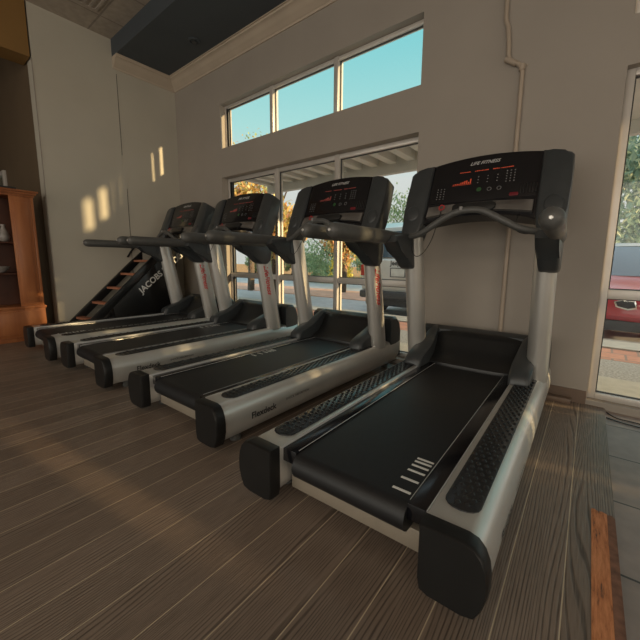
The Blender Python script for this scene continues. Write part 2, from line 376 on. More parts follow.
# ---------------------------------------------------------------- treadmill (built once, then copied)
HW = .4935
def build_treadmill():
    root = empty('treadmill')
    # running gear
    for sd in (1, -1):
        prof = [(.308, .250), (.310, .256), (.432, .258), (.452, .253), (.472, .236), (.486, .205), (.4935, .165), (.4925, .12), (.482, .082), (.468, .062), (.44, .055), (.33, .055), (.315, .07), (.308, .10)]
        bm = bmesh.new(); rings = []
        for y in (.03, .5, 1., 1.5, 1.98):
            rings.append([(sd * x, y, z) for x, z in prof])
        rings.append([(sd * x, 2.07 - .10 * max(0, (.25 - z) / .2), .03 + z * .93 if z > .2 else z + .012) for x, z in prof])
        loft(bm, rings)
        rail = finish('side_rail', bm, 'silver', root, smooth=35)
        # moulded end cap with a bulging rear face
        bm = bmesh.new()
        cprof = [(.307, .262), (.436, .264), (.462, .257), (.482, .236), (.495, .205), (.501, .165), (.50, .12), (.49, .08), (.473, .045), (.44, .035), (.34, .035), (.314, .045), (.307, .08)]
        cx, cz = .40, .15
        def sc(k, y, dz=0): return [(sd * (cx + (x - cx) * k), y, cz + (z - cz) * k + dz) for x, z in cprof]
        loft(bm, [sc(.955, -.026), sc(.985, -.021), sc(.998, -.012), sc(1., .0), sc(1., .026), sc(.985, .03)])
        finish('end_cap', bm, 'cap_plastic', rail, smooth=38)
        # foot strip with raised pips
        bm = bmesh.new(); w0, w1, y0, y1 = .330, .440, .10, 1.62; cxm = (w0 + w1) / 2; hw = (w1 - w0) / 2
        out = []
        for k in range(9): a = PI + PI * k / 8; out.append((cxm + hw * math.cos(a), y0 + hw * .8 + hw * .8 * math.sin(a)))
        for k in range(9): a = PI * k / 8; out.append((cxm + hw * math.cos(a), y1 - hw * .4 + hw * .4 * math.sin(a)))
        prism(bm, out, lambda a, b: (sd * a, b, .2565), lambda a, b: (sd * a, b, .2615), .002)
        rows = 46
        for r_ in range(rows):
            yy = y0 + .035 + r_ * (y1 - y0 - .05) / rows
            cols = (-.042, -.014, .014, .042) if r_ % 2 == 0 else (-.028, 0., .028)
            if r_ < 1: cols = (-.014, .014)
            for c in cols:
                px, py = cxm + c, yy; rad = .0098
                base = [bm.verts.new((sd * px + rad * math.cos(q * PI / 3), py + 1.15 * rad * math.sin(q * PI / 3), .2612)) for q in range(6)]
                top = [bm.verts.new((sd * px + .55 * rad * math.cos(q * PI / 3), py + .6 * rad * math.sin(q * PI / 3), .2665)) for q in range(6)]
                for q in range(6): bm.faces.new((base[q], base[(q + 1) % 6], top[(q + 1) % 6], top[q]))
                bm.faces.new(top)
        finish('foot_strip', bm, 'strip', rail, smooth=60)
        # black lining between belt and rail with a fine bright line
        bm = bmesh.new(); box(bm, min(sd * .238, sd * .310), max(sd * .238, sd * .310), .05, 1.66, .19, .247, .002)
        finish('deck_edging', bm, 'gloss_black', root, smooth=30)
        bm = bmesh.new(); box(bm, min(sd * .2385, sd * .2405), max(sd * .2385, sd * .2405), .07, 1.62, .2465, .2485)
        box(bm, min(sd * .306, sd * .3085), max(sd * .306, sd * .3085), .04, 1.64, .2465, .2590)
        finish('edge_line', bm, 'silver_mark', rail, smooth=0)
        if sd == 1:
            text_mesh('lettering', 'Flexdeck', .052, lambda a, b: (sd * (.4955 - max(0, (b + .135 - .165)) * .12), .20 + a, .128 + b), 'dark_mark', rail, bold=.001)
            text_mesh('lettering', 'SHOCK ABSORPTION', .022, lambda a, b: (sd * (.4952), .47 + a, .150 + b), 'dark_mark', rail)
    # belt wrapped around the rear roller
    bm = bmesh.new(); prof = []
    for k in range(9):
        a = -PI / 2 - PI * k / 8; prof.append((.075 + .052 * math.cos(a), .188 + .052 * math.sin(a)))
    prof += [(1.66, .240), (1.66, .150), ]
    loft(bm, [[(x, y, z) for y, z in prof] for x in (-.238, .238)])
    belt = finish('running_belt', bm, 'belt', root, smooth=50)
    for k, yy in enumerate((.10, .168, .225, .262, .292, .316)):
        bm = bmesh.new(); box(bm, .160, .226, yy, yy + .011, .2402, .2412); finish('belt_marking', bm, 'white_mark', belt, smooth=0)
    bm = bmesh.new(); box(bm, -.295, .295, .085, .14, .055, .135, .004); finish('rear_crossbar', bm, 'tan_metal', root, smooth=30)
    bm = bmesh.new(); box(bm, -.30, .30, .14, 1.9, .10, .16, .004); finish('deck_frame', bm, 'black_plastic', root, smooth=30)
    for sx in (-1, 1):
        for yy in (.16, 1.9): bm = bmesh.new(); tube(bm, [(sx * .40, yy, 0), (sx * .40, yy, .065)], .032, 14); finish('foot', bm, 'rubber', root, smooth=40)
    # motor hood: low lip at the belt, hollowed slope up to a rounded top edge
    bm = bmesh.new()
    sec = [(1.60, .242), (1.605, .262), (1.66, .275), (1.72, .31), (1.78, .37), (1.82, .43), (1.85, .465), (1.89, .478), (2.0, .470), (2.04, .44), (2.06, .38), (2.065, .15), (2.0, .09), (1.62, .10)]
    def hx(x, y, z):
        k = abs(x) / .335; return (x, y + (.05 * k ** 4 if y < 1.9 else 0), z - .02 * k ** 4 if z > .3 else z)
    loft(bm, [[hx(x, y, z) for y, z in sec] for x in (-.335, -.3, -.2, -.1, 0, .1, .2, .3, .335)])
    finish('motor_hood', bm, 'black_plastic', root, smooth=35)
    bm = bmesh.new(); sec2 = [(1.88, .10), (1.88, .47), (1.92, .492), (2.0, .484), (2.05, .44), (2.075, .36), (2.08, .12)]
    loft(bm, [[(x, y - dy, z - dz) for y, z in sec2] for x, dy, dz in ((-.475, .01, .02), (-.455, 0, 0), (.455, 0, 0), (.475, .01, .02))])
    finish('hood_back', bm, 'grey_plastic', root, smooth=35)
    for sd in (1, -1):
        # shroud round each post foot: block at the front, ridge sweeping up beside the hood
        bm = bmesh.new()
        def ring(y, x0, x1, z1, r=.02): return [(sd * x0, y, .22), (sd * x0, y, z1 - r), (sd * (x0 + r), y, z1), (sd * (x1 - r), y, z1), (sd * x1, y, z1 - r), (sd * x1, y, .22)]
        loft(bm, [ring(1.43, .300, .40, .275, .012), ring(1.445, .292, .410, .315), ring(1.50, .290, .414, .345), ring(1.60, .288, .416, .375), ring(1.66, .290, .40, .395), ring(1.74, .298, .39, .435), ring(1.84, .31, .38, .485), ring(1.93, .32, .38, .495), ring(1.98, .325, .375, .46)])
        finish('post_shroud', bm, 'grey_plastic', root, smooth=45)
        # post: oval section leaning towards the runner
        X = sd * .424; bm = bmesh.new(); rings = []
        for k in range(9):
            t = k / 8; z = .235 + t * (1.20 - .235); y = 1.72 - .182 * t; w, d = .065, .098 - .010 * t
            rings.append([(X + w * math.cos(2 * PI * q / 20) , y + d * math.sin(2 * PI * q / 20), z) for q in range(20)])
        loft(bm, rings)
        post = finish('post', bm, 'post_silver', root, smooth=50)
        # red wordmark running down the outer face
        def onpost(a, b):
            z = .95 - a; t = (z - .235) / .965; yc = 1.72 - .182 * t; dy = -.022 + b
            return (X + sd * (.0665 * math.sqrt(max(0, 1 - (dy / .093) ** 2))), yc + dy, z)
        text_mesh('lettering', 'LifeFitness', .074, lambda a, b: onpost(a, (b - .03)*(1 if sd==1 else -1)), 'red_mark', post, shear=.35, bold=.0016)
        bm = bmesh.new(); tube(bm, [(X - sd * .02, 1.72 - .088, .305), (X - sd * .02, 1.72 - .099, .305)], .008, 10); finish('bolt', bm, 'dark_mark', post, smooth=30)
        # side handrail: fat rounded bar with flared bracket running down into the post
        bm = bmesh.new(); hx_ = sd * .478; zc = 1.188
        he = sd * .506
        pts = [(he, .612, zc), (he, .617, zc), (he, .632, zc), (he, .66, zc), (sd * .485, 1.20, zc), (hx_, 1.40, zc - .004), (sd * .472, 1.52, zc - .01), (sd * .465, 1.60, zc - .015)]
        tube(bm, pts, [.006, .024, .039, .046, .046, .046, .048, .035], 16)
        rail = finish('handrail', bm, 'rubber', root, smooth=50)
        bm = bmesh.new()
        out = [(1.18, 1.150), (1.28, 1.115), (1.38, 1.05), (1.45, .985), (1.50, .965), (1.58, .965), (1.625, 1.0), (1.64, 1.10), (1.62, 1.21), (1.56, 1.25), (1.45, 1.22), (1.2, 1.195)]
        prism(bm, out, lambda a, b: (sd * .392, a, b), lambda a, b: (sd * .503, a, b), .022, 3)
        finish('rail_bracket', bm, 'grey_plastic', root, smooth=45)
        bm = bmesh.new(); tube(bm, [(he, .610, zc), (he, .607, zc)], [.009, .006], 10); finish('end_plug', bm, 'silver', rail, smooth=40)
    # console frame: (x, s along the tilt, d out of the face)
    S_ = Vector((0, .351, .936)); D_ = Vector((0, -.936, .351)); O_ = Vector((0, 1.53, 1.300))
    def cp(x, s, d=0.): return O_ + Vector((x, 0, 0)) + S_ * s + D_ * d
    bm = bmesh.new()
    top = lambda x: .488 - .30 * x * x
    xs = [-.40 + .8 * k / 16 for k in range(17)]
    out = [(x, top(x)) for x in xs] + [(.40 - .8 * k / 16, -.02 + .06 * (1 - ((.40 - .8 * k / 16) / .4) ** 2)) for k in range(17)]
    prism(bm, out, lambda a, b: cp(a, b, -.10), lambda a, b: cp(a, b, 0), .014, 3)
    con = finish('console', bm, 'gloss_black', root, smooth=40)
    # face panel (glossy print area) and lower reading ledge
    bm = bmesh.new(); out = [(x, top(x) - .02) for x in [-.335 + .67 * k / 12 for k in range(13)]] + [(.335, .145), (-.335, .145)]
    prism(bm, out, lambda a, b: cp(a, b, -.001), lambda a, b: cp(a, b, .004), .002); finish('display_panel', bm, 'gloss_black', con, smooth=40)
    bm = bmesh.new()
    out = [(x, .055 - .13 * x * x + .075) for x in [-.33 + .66 * k / 12 for k in range(13)]] + [(x, .030 + .035 * (1 - (x / .33) ** 2)) for x in [.33 - .66 * k / 12 for k in range(13)]]
    prism(bm, out, lambda a, b: cp(a, b, -.001), lambda a, b: cp(a, b, .012 + .02 * (.12 - b) / .1), .003); finish('control_strip', bm, 'grey_strip', con, smooth=40)
    bm = bmesh.new(); out = [(-.13, .055), (.10, .055), (.12, .07), (.12, .10), (.10, .112), (-.13, .112), (-.15, .10), (-.15, .07)]
    prism(bm, out, lambda a, b: cp(a, b, .0), lambda a, b: cp(a, b, .042), .004); finish('reading_ledge', bm, 'black_plastic', con, smooth=40)
    bm = bmesh.new()
    for k in range(6): 
        a0 = .245 + k * .017; pts_ = [(a0, .17), (a0 + .007, .17), (a0 + .007, .235), (a0, .235)]
        prism(bm, pts_, lambda a, b: cp(a, b, 0), lambda a, b: cp(a, b, .009), .002)
    finish('fan_grille', bm, 'black_plastic', con, smooth=30)
    text_mesh('lettering', 'LIFE FITNESS', .034, lambda a, b: cp(a - .09, b + .418, .0065), 'silver_mark', con, shear=.4, bold=.0006)
    rb = random.Random(3)
    def flat(bm, a0, a1, b0, b1, d=.0062):
        vs = [bm.verts.new(cp(a, b, d)) for a, b in ((a0, b0), (a1, b0), (a1, b1), (a0, b1))]; bm.faces.new(vs)
    for a0, a1 in ((-.15, -.085), (-.05, .035), (.065, .10), (.115, .185)):
        x = a0; bm = bmesh.new()
        while x < a1:
            w = rb.uniform(.005, .010); h = rb.uniform(.004, .007); flat(bm, x, x + w, .366, .366 + h); x += w + .003
        finish('led_message', bm, 'led', con, smooth=0)
    bm = bmesh.new()
    for k, h in enumerate((.005, .007, .008, .006, .015, .018, .024, .027, .014, .036)): flat(bm, -.185 + k * .0125, -.178 + k * .0125, .278, .278 + h)
    flat(bm, -.19, -.06, .272, .274)
    finish('led_graph', bm, 'led', con, smooth=0)
    for cxk, z0, nz, dz in [(c, .275, 3, .022) for c in (-.02, .04, .10)] + [(c, .262, 5, .019) for c in (.155, .178, .201)] + [(c, .175, 5, .019) for c in (-.285, -.262, -.239)]:
        bm = bmesh.new()
        for ck in range(nz): flat(bm, cxk - .0033, cxk + .0033, z0 + ck * dz, z0 + .0065 + ck * dz)
        finish('key_column', bm, 'key', con, smooth=0)
    def disc(bm, a, b, r1, r2, d, n=16):
        for q in range(n):
            t0, t1 = 2 * PI * q / n, 2 * PI * (q + 1) / n
            vs = [cp(a + r1 * math.cos(t0), b + r1 * math.sin(t0), d), cp(a + r2 * math.cos(t0), b + r2 * math.sin(t0), d), cp(a + r2 * math.cos(t1), b + r2 * math.sin(t1), d), cp(a + r1 * math.cos(t1), b + r1 * math.sin(t1), d)]
            bm.faces.new([bm.verts.new(v) for v in vs])
    bm = bmesh.new(); disc(bm, -.005, .225, .001, .016, .0068); finish('start_button', bm, 'green_led', con, smooth=0)
    for xx in (.06, .12): bm = bmesh.new(); disc(bm, xx, .222, .011, .014, .0068); finish('speed_button', bm, 'key', con, smooth=0)
    bm = bmesh.new(); out = [(.19, .155), (.235, .155), (.24, .165), (.235, .178), (.19, .178), (.185, .165)]
    prism(bm, out, lambda a, b: cp(a, b, 0), lambda a, b: cp(a, b, .012), .002); finish('stop_button', bm, 'red_btn', con, smooth=30)
    bm = bmesh.new(); disc(bm, -.225, .095, .015, .021, .036); finish('key_socket', bm, 'red_mark', con, smooth=0)
    # side wings that carry the console down to the posts, with round pivot covers
    for sd in (1, -1):
        bm = bmesh.new()
        out = [(.345, .456), (.40, .444), (.460, .428), (.495, .415), (.510, .395), (.510, .22), (.507, .05), (.498, -.07), (.475, -.125), (.40, -.13), (.365, -.09), (.348, .0)]
        prism(bm, out, lambda a, b: cp(sd * a, b, -.115), lambda a, b: cp(sd * a, b, .016 if b > .1 else .016 + (.1 - b) * .12), .018, 3)
        wing = finish('console_arm', bm, 'grey_plastic', root, smooth=45)
        bm = bmesh.new(); c = cp(sd * .435, .065, .01); rr = .052
        rings = []
        for k, (q, dd) in enumerate(((1., 0), (1., .018), (.92, .026), (.75, .030))): rings.append([c + Vector((rr * q * math.cos(2 * PI * j / 24), 0, 0)) + S_ * (rr * 1.25 * q * math.sin(2 * PI * j / 24)) + D_ * dd for j in range(24)])
        loft(bm, rings); finish('pivot_cover', bm, 'grey_plastic', wing, smooth=40)
    # curved front bar with pulse grips
    bm = bmesh.new()
    pts = smooth_path([(-.465, 1.46, 1.195), (-.40, 1.40, 1.195), (-.30, 1.37, 1.215), (-.17, 1.355, 1.29), (-.07, 1.35, 1.335), (.02, 1.35, 1.345), (.10, 1.35, 1.33), (.20, 1.355, 1.275), (.29, 1.37, 1.225), (.37, 1.40, 1.205), (.465, 1.46, 1.20)], 5)
    tube(bm, pts, .0205, 12); fb = finish('front_handlebar', bm, 'rubber', root, smooth=50)
    bm = bmesh.new(); box(bm, -.045, -.025, 1.328, 1.35, 1.343, 1.368, .004); finish('pulse_sensor', bm, 'key', fb, smooth=30)
    # safety cords
    bm = bmesh.new()
    tube(bm, smooth_path([cp(-.225, .085, .03), (-.235, 1.46, 1.25), (-.25, 1.42, 1.16), (-.29, 1.40, 1.085), (-.345, 1.41, 1.06), (-.38, 1.42, 1.10), (-.385, 1.43, 1.18)], 5), .0026, 6)
    finish('safety_cord', bm, 'cord', root, smooth=50); bm = bmesh.new()
    tube(bm, smooth_path([cp(.26, .03, .0), (.255, 1.46, 1.26), (.27, 1.45, 1.215), (.32, 1.44, 1.195), (.375, 1.44, 1.205)], 5), .0026, 6)
    finish('safety_cord', bm, 'cord', root, smooth=50)
    return root

def copy_tree(o, parent=None):
    c = o.copy(); COL.objects.link(c); c.parent = parent
    for ch in list(o.children): copy_tree(ch, c)
    return c
proto = build_treadmill()
TM = [(-.149, .892, .007, .985, 'treadmill nearest the camera, right in front of the bare wall, with lit red console readouts', 0, 0),
      (-1.433, .992, -.008, 1., 'second treadmill from the right, its console in front of the right-hand window pane', -.40, .70),
      (-2.793, .994, -.011, 1., 'third treadmill from the right, its console in front of the left window pane', -.40, 1.10),
      (-3.945, .978, -.027, 1., 'leftmost treadmill, beside the black climbing machine and farthest from the camera', 0, .02)]
for i, (t, n, a, zs, lab, mx, my) in enumerate(TM):
    o = proto if i == 0 else copy_tree(proto)
    c = Vector((t - HW, n + 1, 0)); r = Matrix.Rotation(a, 3, 'Z') @ Vector((0, 1, 0))
    o.location = c - r; o.rotation_euler = (0, 0, a); o.scale = (1, 1, zs)
    tag(o, lab, 'treadmill', 'treadmills in a row facing the windows')
    if i:
        for ch in o.children_recursive:
            if ch.name.startswith('led_'):
                ch.material_slots[0].link = 'OBJECT'; ch.material_slots[0].material = M['led_dim']
    if mx or my:
        for ch in o.children:
            if ch.name.startswith('running_belt'):
                for g in ch.children: g.location = (mx, my, 0)

for ch in proto.children:
    if ch.name.startswith('post') and 'shroud' not in ch.name:
        for g in list(ch.children):
            if g.name.startswith('lettering'): bpy.data.objects.remove(g)

# ---------------------------------------------------------------- ladder climber beside the left wall
lad = empty('ladder_climber', (-5.37, 1.50, 0), 0.12)
tag(lad, 'black inclined ladder climbing machine with wooden rungs beside the left wall', 'exercise machine')
W_ = .41; DY, DZ = .735, .678         # direction of climb
def lc(x, t, h=0.): return (x, .05 + DY * t - DZ * h, .16 + DZ * t + DY * h)
for nm, x0, x1 in (('stringer', -.02, .015), ('stringer', W_ - .03, W_ + .0)):
    bm = bmesh.new()
    prism(bm, [(-.06, -.05), (1.62, -.05), (1.66, .0), (1.62, .05), (-.02, .05)], lambda a, b: lc(x0, a, b), lambda a, b: lc(x1, a, b), .006)
    finish(nm, bm, 'ladder_frame', lad, smooth=30)
for k in range(6):
    t = .10 + k * .275
    bm = bmesh.new(); prism(bm, [(-.045, -.014), (.03, -.016), (.045, .0), (.03, .016), (-.045, .014)], lambda a, b: (0.015, lc(0, t, -.0)[1] + a, lc(0, t)[2] + b), lambda a, b: (W_ - .03, lc(0, t, 0)[1] + a, lc(0, t)[2] + b), .005)
    finish('rung', bm, 'rung', lad, smooth=30)
bm = bmesh.new()   # side housing
side = [lc(0, .35, -.05)[1:], lc(0, 1.60, -.05)[1:], (1.33, 1.02), (1.24, .03), (.42, .03)]
prism(bm, side, lambda a, b: (W_ - .10, a, b), lambda a, b: (W_ + .004, a, b), .012)
hs = finish('side_housing', bm, 'ladder_frame', lad, smooth=30)
text_mesh('lettering', 'JACOBS LADDER', .122, lambda a, b: (W_ + .0075, .74 + .79 * a - .61 * b * 1.0, .52 + .61 * a + .79 * b), 'white_mark', hs, bold=.003)
bm = bmesh.new(); prism(bm, [lc(0, .3, -.25)[1:], lc(0, 1.55, -.22)[1:], lc(0, 1.55, -.12)[1:], lc(0, .15, -.12)[1:]], lambda a, b: (.015, a, b), lambda a, b: (W_ - .10, a, b), .004)
finish('back_panel', bm, 'ladder_frame', lad, smooth=30)
bm = bmesh.new(); box(bm, -.02, W_, -.06, 1.3, .0, .05, .008); finish('base_frame', bm, 'ladder_frame', lad, smooth=30)
bm = bmesh.new(); tube(bm, smooth_path([lc(.0, 1.50, .05), lc(-.0, 1.45, .13), lc(0, 1.3, .15), lc(0, 1.15, .12)], 5), .013, 8); finish('grab_bar', bm, 'ladder_frame', lad, smooth=40); bm = bmesh.new(); tube(bm, smooth_path([lc(W_ - .01, 1.55, .05), lc(W_ - .01, 1.5, .13), lc(W_ - .01, 1.25, .15)], 5), .013, 8)
finish('grab_bar', bm, 'ladder_frame', lad, smooth=40)
bm = bmesh.new(); box(bm, .06, W_ - .06, 1.26, 1.30, 1.20, 1.34, .01); finish('control_box', bm, 'grey_plastic', lad, smooth=30)

# ---------------------------------------------------------------- cabinet at far left
cab = empty('display_cabinet', (-5.395, .83, 0), -.2 * 0)
tag(cab, 'reddish wooden display cabinet standing at the left edge of the room', 'cabinet')
def cb(name, boxes, m='cherry', bev=.004, parent=None):
    bm = bmesh.new()
    for b in boxes: box(bm, *b, bev=bev)
    return finish(name, bm, m, parent or cab, smooth=30)
# local: x toward the room = 0 front, -x back; y -.75 .. .46
cb('lower_cupboard', [(-.42, 0, -.76, .455, .06, .395), (-.40, -.03, -.74, .44, 0, .06)])
cb('counter_moulding', [(-.43, .012, -.77, .467, .395, .425)])
cb('side_panel', [(-.36, -.01, .425, .452, .425, 1.70)])
cb('side_panel', [(-.36, -.01, -.76, -.733, .425, 1.70)])
cb('front_stile', [(-.035, -.008, .235, .4245, .425, 1.70), (-.012, -.002, .262, .398, .47, 1.64)])
cb('front_stile', [(-.035, -.008, -.733, -.60, .425, 1.70)])
cb('back_panel', [(-.365, -.35, -.733, .425, .425, 1.70)], 'cab_inner', 0)
cb('shelf', [(-.35, -.04, -.733, .425, 1.16, 1.18)], 'cab_inner', .002)
cb('shelf', [(-.35, -.04, -.733, .425, .80, .82)], 'cab_inner', .002)
cb('cornice', [(-.37, .0, -.77, .462, 1.70, 1.725), (-.385, .02, -.785, .478, 1.725, 1.75), (-.40, .04, -.80, .495, 1.75, 1.772)])
cb('top_board', [(-.35, .05, -.82, .30, 1.772, 1.79)], 'ladder_frame', .002)
dr = cb('drawer', [(0, .012, -.70, -.16, .10, .36)]); cb('knob', [(.012, .03, -.445, -.415, .22, .25)], 'chrome', .006, dr)
dr = cb('drawer', [(0, .012, -.13, .40, .10, .36)])
# ornaments on the shelves
def lathe(bm, prof, cx, cy, cz, n=14):
    loft(bm, [[(cx + r_ * math.cos(2 * PI * q / n), cy + r_ * math.sin(2 * PI * q / n), cz + z) for q in range(n)] for r_, z in prof])
M['ceramic'] = mat('ceramic', (.28, .26, .24), .3, var=.3, scale=18)
for (yy, zz, s, nm, lab) in ((1.015, 1.1805, 1., 'vase', 'small grey vase on the upper shelf of the wooden cabinet'), (.95, .8205, .6, 'bowl', 'small pale bowl on the lower shelf of the wooden cabinet')):
    bm = bmesh.new()
    if nm == 'vase': lathe(bm, [(.025, 0), (.045, .02), (.055, .06), (.04, .12), (.018, .17), (.026, .20)], 0, 0, 0)
    else: lathe(bm, [(.03, 0), (.045, .012), (.08, .05), (.085, .075), (.078, .073), (.04, .02)], 0, 0, 0)
    o = finish(nm, bm, 'ceramic', smooth=50); o.location = (-5.395 - .16, yy, zz); tag(o, lab, nm)

# small tall framed window on the brown wall above the cabinet
bm = bmesh.new()
o = None
def wfo(name, m, boxes, parent=None, bev=.004):
    bm = bmesh.new()
    for b in boxes: box(bm, *b, bev=bev)
    o = finish(name, bm, m, parent, smooth=30); return o
wr = empty('window_6'); wr.matrix_world = WALL; wr['kind'] = 'structure'
M['mirror'] = mat('bright_pane', (.5, .55, .5), .1, .8, var=.3, scale=10)
wfo('window_frame', 'frame', [(-8.3, -8.24, -1.77, -1.726, 1.3, 2.35), (-7.55, -7.49, -1.77, -1.726, 1.3, 2.35), (-8.24, -7.55, -1.77, -1.726, 2.29, 2.35), (-8.24, -7.55, -1.77, -1.726, 1.3, 1.36)], wr)
wfo('pane', 'mirror', [(-8.24, -7.55, -1.75, -1.73, 1.36, 2.29)], wr, 0)

# ---------------------------------------------------------------- conduit on the wall
bm = bmesh.new()
tube(bm, [(-.690, -.02, CEIL), (-.676, -.02, 2.80), (-.672, -.02, 2.765), (-.655, -.02, 2.72), (-.642, -.02, 2.60), (-.640, -.02, 2.53), (-.625, -.02, 2.49), (-.560, -.022, 2.44), (-.543, -.02, 2.415), (-.536, -.02, 2.38), (-.540, -.02, .0)], .0155, 12)
o = finish('conduit_pipe', bm, 'pipe', smooth=50); o.matrix_world = WALL
tag(o, 'thin painted pipe with a jog running down the wall behind the nearest treadmill', 'pipe')
bm = bmesh.new(); tube(bm, [(-.54, -.02, 2.435), (-.54, -.02, 2.395)], .021, 12); tube(bm, [(-.655, -.02, 2.505), (-.58, -.021, 2.452)], .020, 12)
box(bm, -.565, -.505, -.006, 0, 2.425, 2.437, .001)
p = finish('pipe_joint', bm, 'pipe', smooth=40); p.parent = o

# downlight in the soffit, ceiling fixtures
def downlight(x, y):
    r = empty('recessed_downlight'); r.matrix_world = WALL @ Matrix.Translation((x, y, 3.70))
    bm = bmesh.new(); rings = []
    for rr, z in ((.075, 0), (.075, -.006), (.055, -.012), (.048, -.004)): rings.append([(rr * math.cos(2 * PI * q / 20), rr * math.sin(2 * PI * q / 20), z) for q in range(20)])
    loft(bm, rings); finish('trim_ring', bm, 'soffit', r, smooth=30)
    bm = bmesh.new(); tube(bm, [(0, 0, -.004), (0, 0, -.02)], .03, 12); finish('lamp_core', bm, 'grey_plastic', r, smooth=30)
    return r
tag(downlight(-4.24, -.375), 'small round unlit downlight in the slate blue soffit', 'light')
# unused diffuser glow, then the ceiling vent
M['diffuser'] = emis('lamp_diffuser', (1., .93, .82), 2.0)
M['louver'] = mat('ceiling_grille', (.38, .33, .28), .6)
r = empty('ceiling_vent'); r.matrix_world = WALL @ Matrix.Translation((-4.70, -1.46, CEIL))
tag(r, 'louvred ceiling vent among the tiles at the top left corner', 'vent')
bm = bmesh.new()
for q in ((-.29, .29, -.29, -.26), (-.29, .29, .26, .29), (-.29, -.26, -.26, .26), (.26, .29, -.26, .26)): box(bm, q[0], q[1], q[2], q[3], -.014, 0, .002)
finish('frame', bm, 'louver', r, smooth=0)
bm = bmesh.new()
for k in range(8): box(bm, -.26, .26, -.235 + k * .062, -.21 + k * .062, -.012, -.002)
finish('louvre', bm, 'louver', r, smooth=0)

# ---------------------------------------------------------------- small floor things
bm = bmesh.new()
out = [(.098, -.6), (.150, -.6), (.150, 1.672), (.135, 1.68), (.12, 1.676), (.108, 1.684), (.099, 1.678)]
prism(bm, out, lambda a, b: (a, b, .0003), lambda a, b: (a, b, .0022))
o = finish('floor_tape', bm, 'tape', smooth=0); tag(o, 'worn orange tape strip along the edge of the deck boards, front right', 'tape')
bm = bmesh.new(); prism(bm, [(.1505, -.6), (.1755, -.6), (.1755, 1.66), (.165, 1.675), (.1505, 1.668)], lambda a, b: (a, b, .0003), lambda a, b: (a, b, .0018))
p = finish('faded_edge', bm, 'tape_brown', smooth=0); p.parent = o; p['label'] = 'brown faded edge of the tape'
bm = bmesh.new(); box(bm, -.30, -.02, -.085, -.03, 0, .035, .003)
o = finish('wood_offcut', bm, 'base', smooth=30); o.matrix_world = WALL; tag(o, 'small flat strip of board lying on the floor against the baseboard', 'board')
bm = bmesh.new()
tube(bm, [WALL @ Vector(v) for v in smooth_path([(.19, -.05, -.012), (.24, -.12, -.012), (.32, -.13, -.012), (.5, -.14, -.012), (1.2, -.10, -.012)], 6)], .004, 6)
o = finish('power_cable', bm, 'cord', smooth=50); tag(o, 'thin black cable on the grey tiles below the right window, the upper one', 'cable')
bm = bmesh.new()
tube(bm, [WALL @ Vector(v) for v in smooth_path([(.188, -.155, -.012), (.26, -.185, -.012), (.35, -.20, -.012), (.6, -.25, -.012), (1.3, -.22, -.012)], 6)], .004, 6)
o = finish('power_cable', bm, 'cord', smooth=50); tag(o, 'thin black cable on the grey tiles, the lower one nearer the camera', 'cable')

# ---------------------------------------------------------------- outside
G = -.10
wf('ground_pavement', 'walk', [(-40, 30, .24, .95, -.3, -.02)])
wf('ground_aggregate', 'gravel', [(-40, 30, .95, 1.72, -.3, -.022)])
wf('ground_brick', 'brick', [(-40, 30, 1.72, 2.36, -.3, -.02)])
wf('ground_curb', 'curb', [(-40, 30, 2.36, 2.86, -.3, .0)], bev=.0)
wf('ground_road', 'road', [(-60, 40, 2.86, 5.2, -.35, G)])
wf('ground_brick_band', 'pink', [(-60, 40, 5.2, 7.6, -.35, G + .02)])
wf('ground_far', 'road', [(-80, 60, 7.6, 14, -.35, G)])
wf('ground_lawn', 'lawn', [(-90, 70, 14, 60, -.35, G + .05)])
# canopy: panel on joists with a deep fascia
can = empty('canopy'); can.matrix_world = WALL
tag(can, 'white flat canopy with exposed joists over the pavement outside the windows', 'canopy')
C1 = 3.0
def cpart(name, m, boxes, bev=0):
    bm = bmesh.new()
    for b in boxes: box(bm, *b, bev=bev)
    return finish(name, bm, m, can, smooth=0)
cpart('roof_panel', 'canopy_deck', [(-4.75, C1, .19, 1.24, 2.41, 2.47)])
cpart('fascia', 'canopy', [(-4.75, C1, 1.22, 1.30, 2.17, 2.48)])
cpart('ledger', 'canopy', [(-4.75, C1, .19, .24, 2.25, 2.41)])
s = -4.74
while s < C1 - .1:
    cpart('joist', 'canopy', [(s, s + .107, .24, 1.22, 2.29, 2.41)]); s += .268
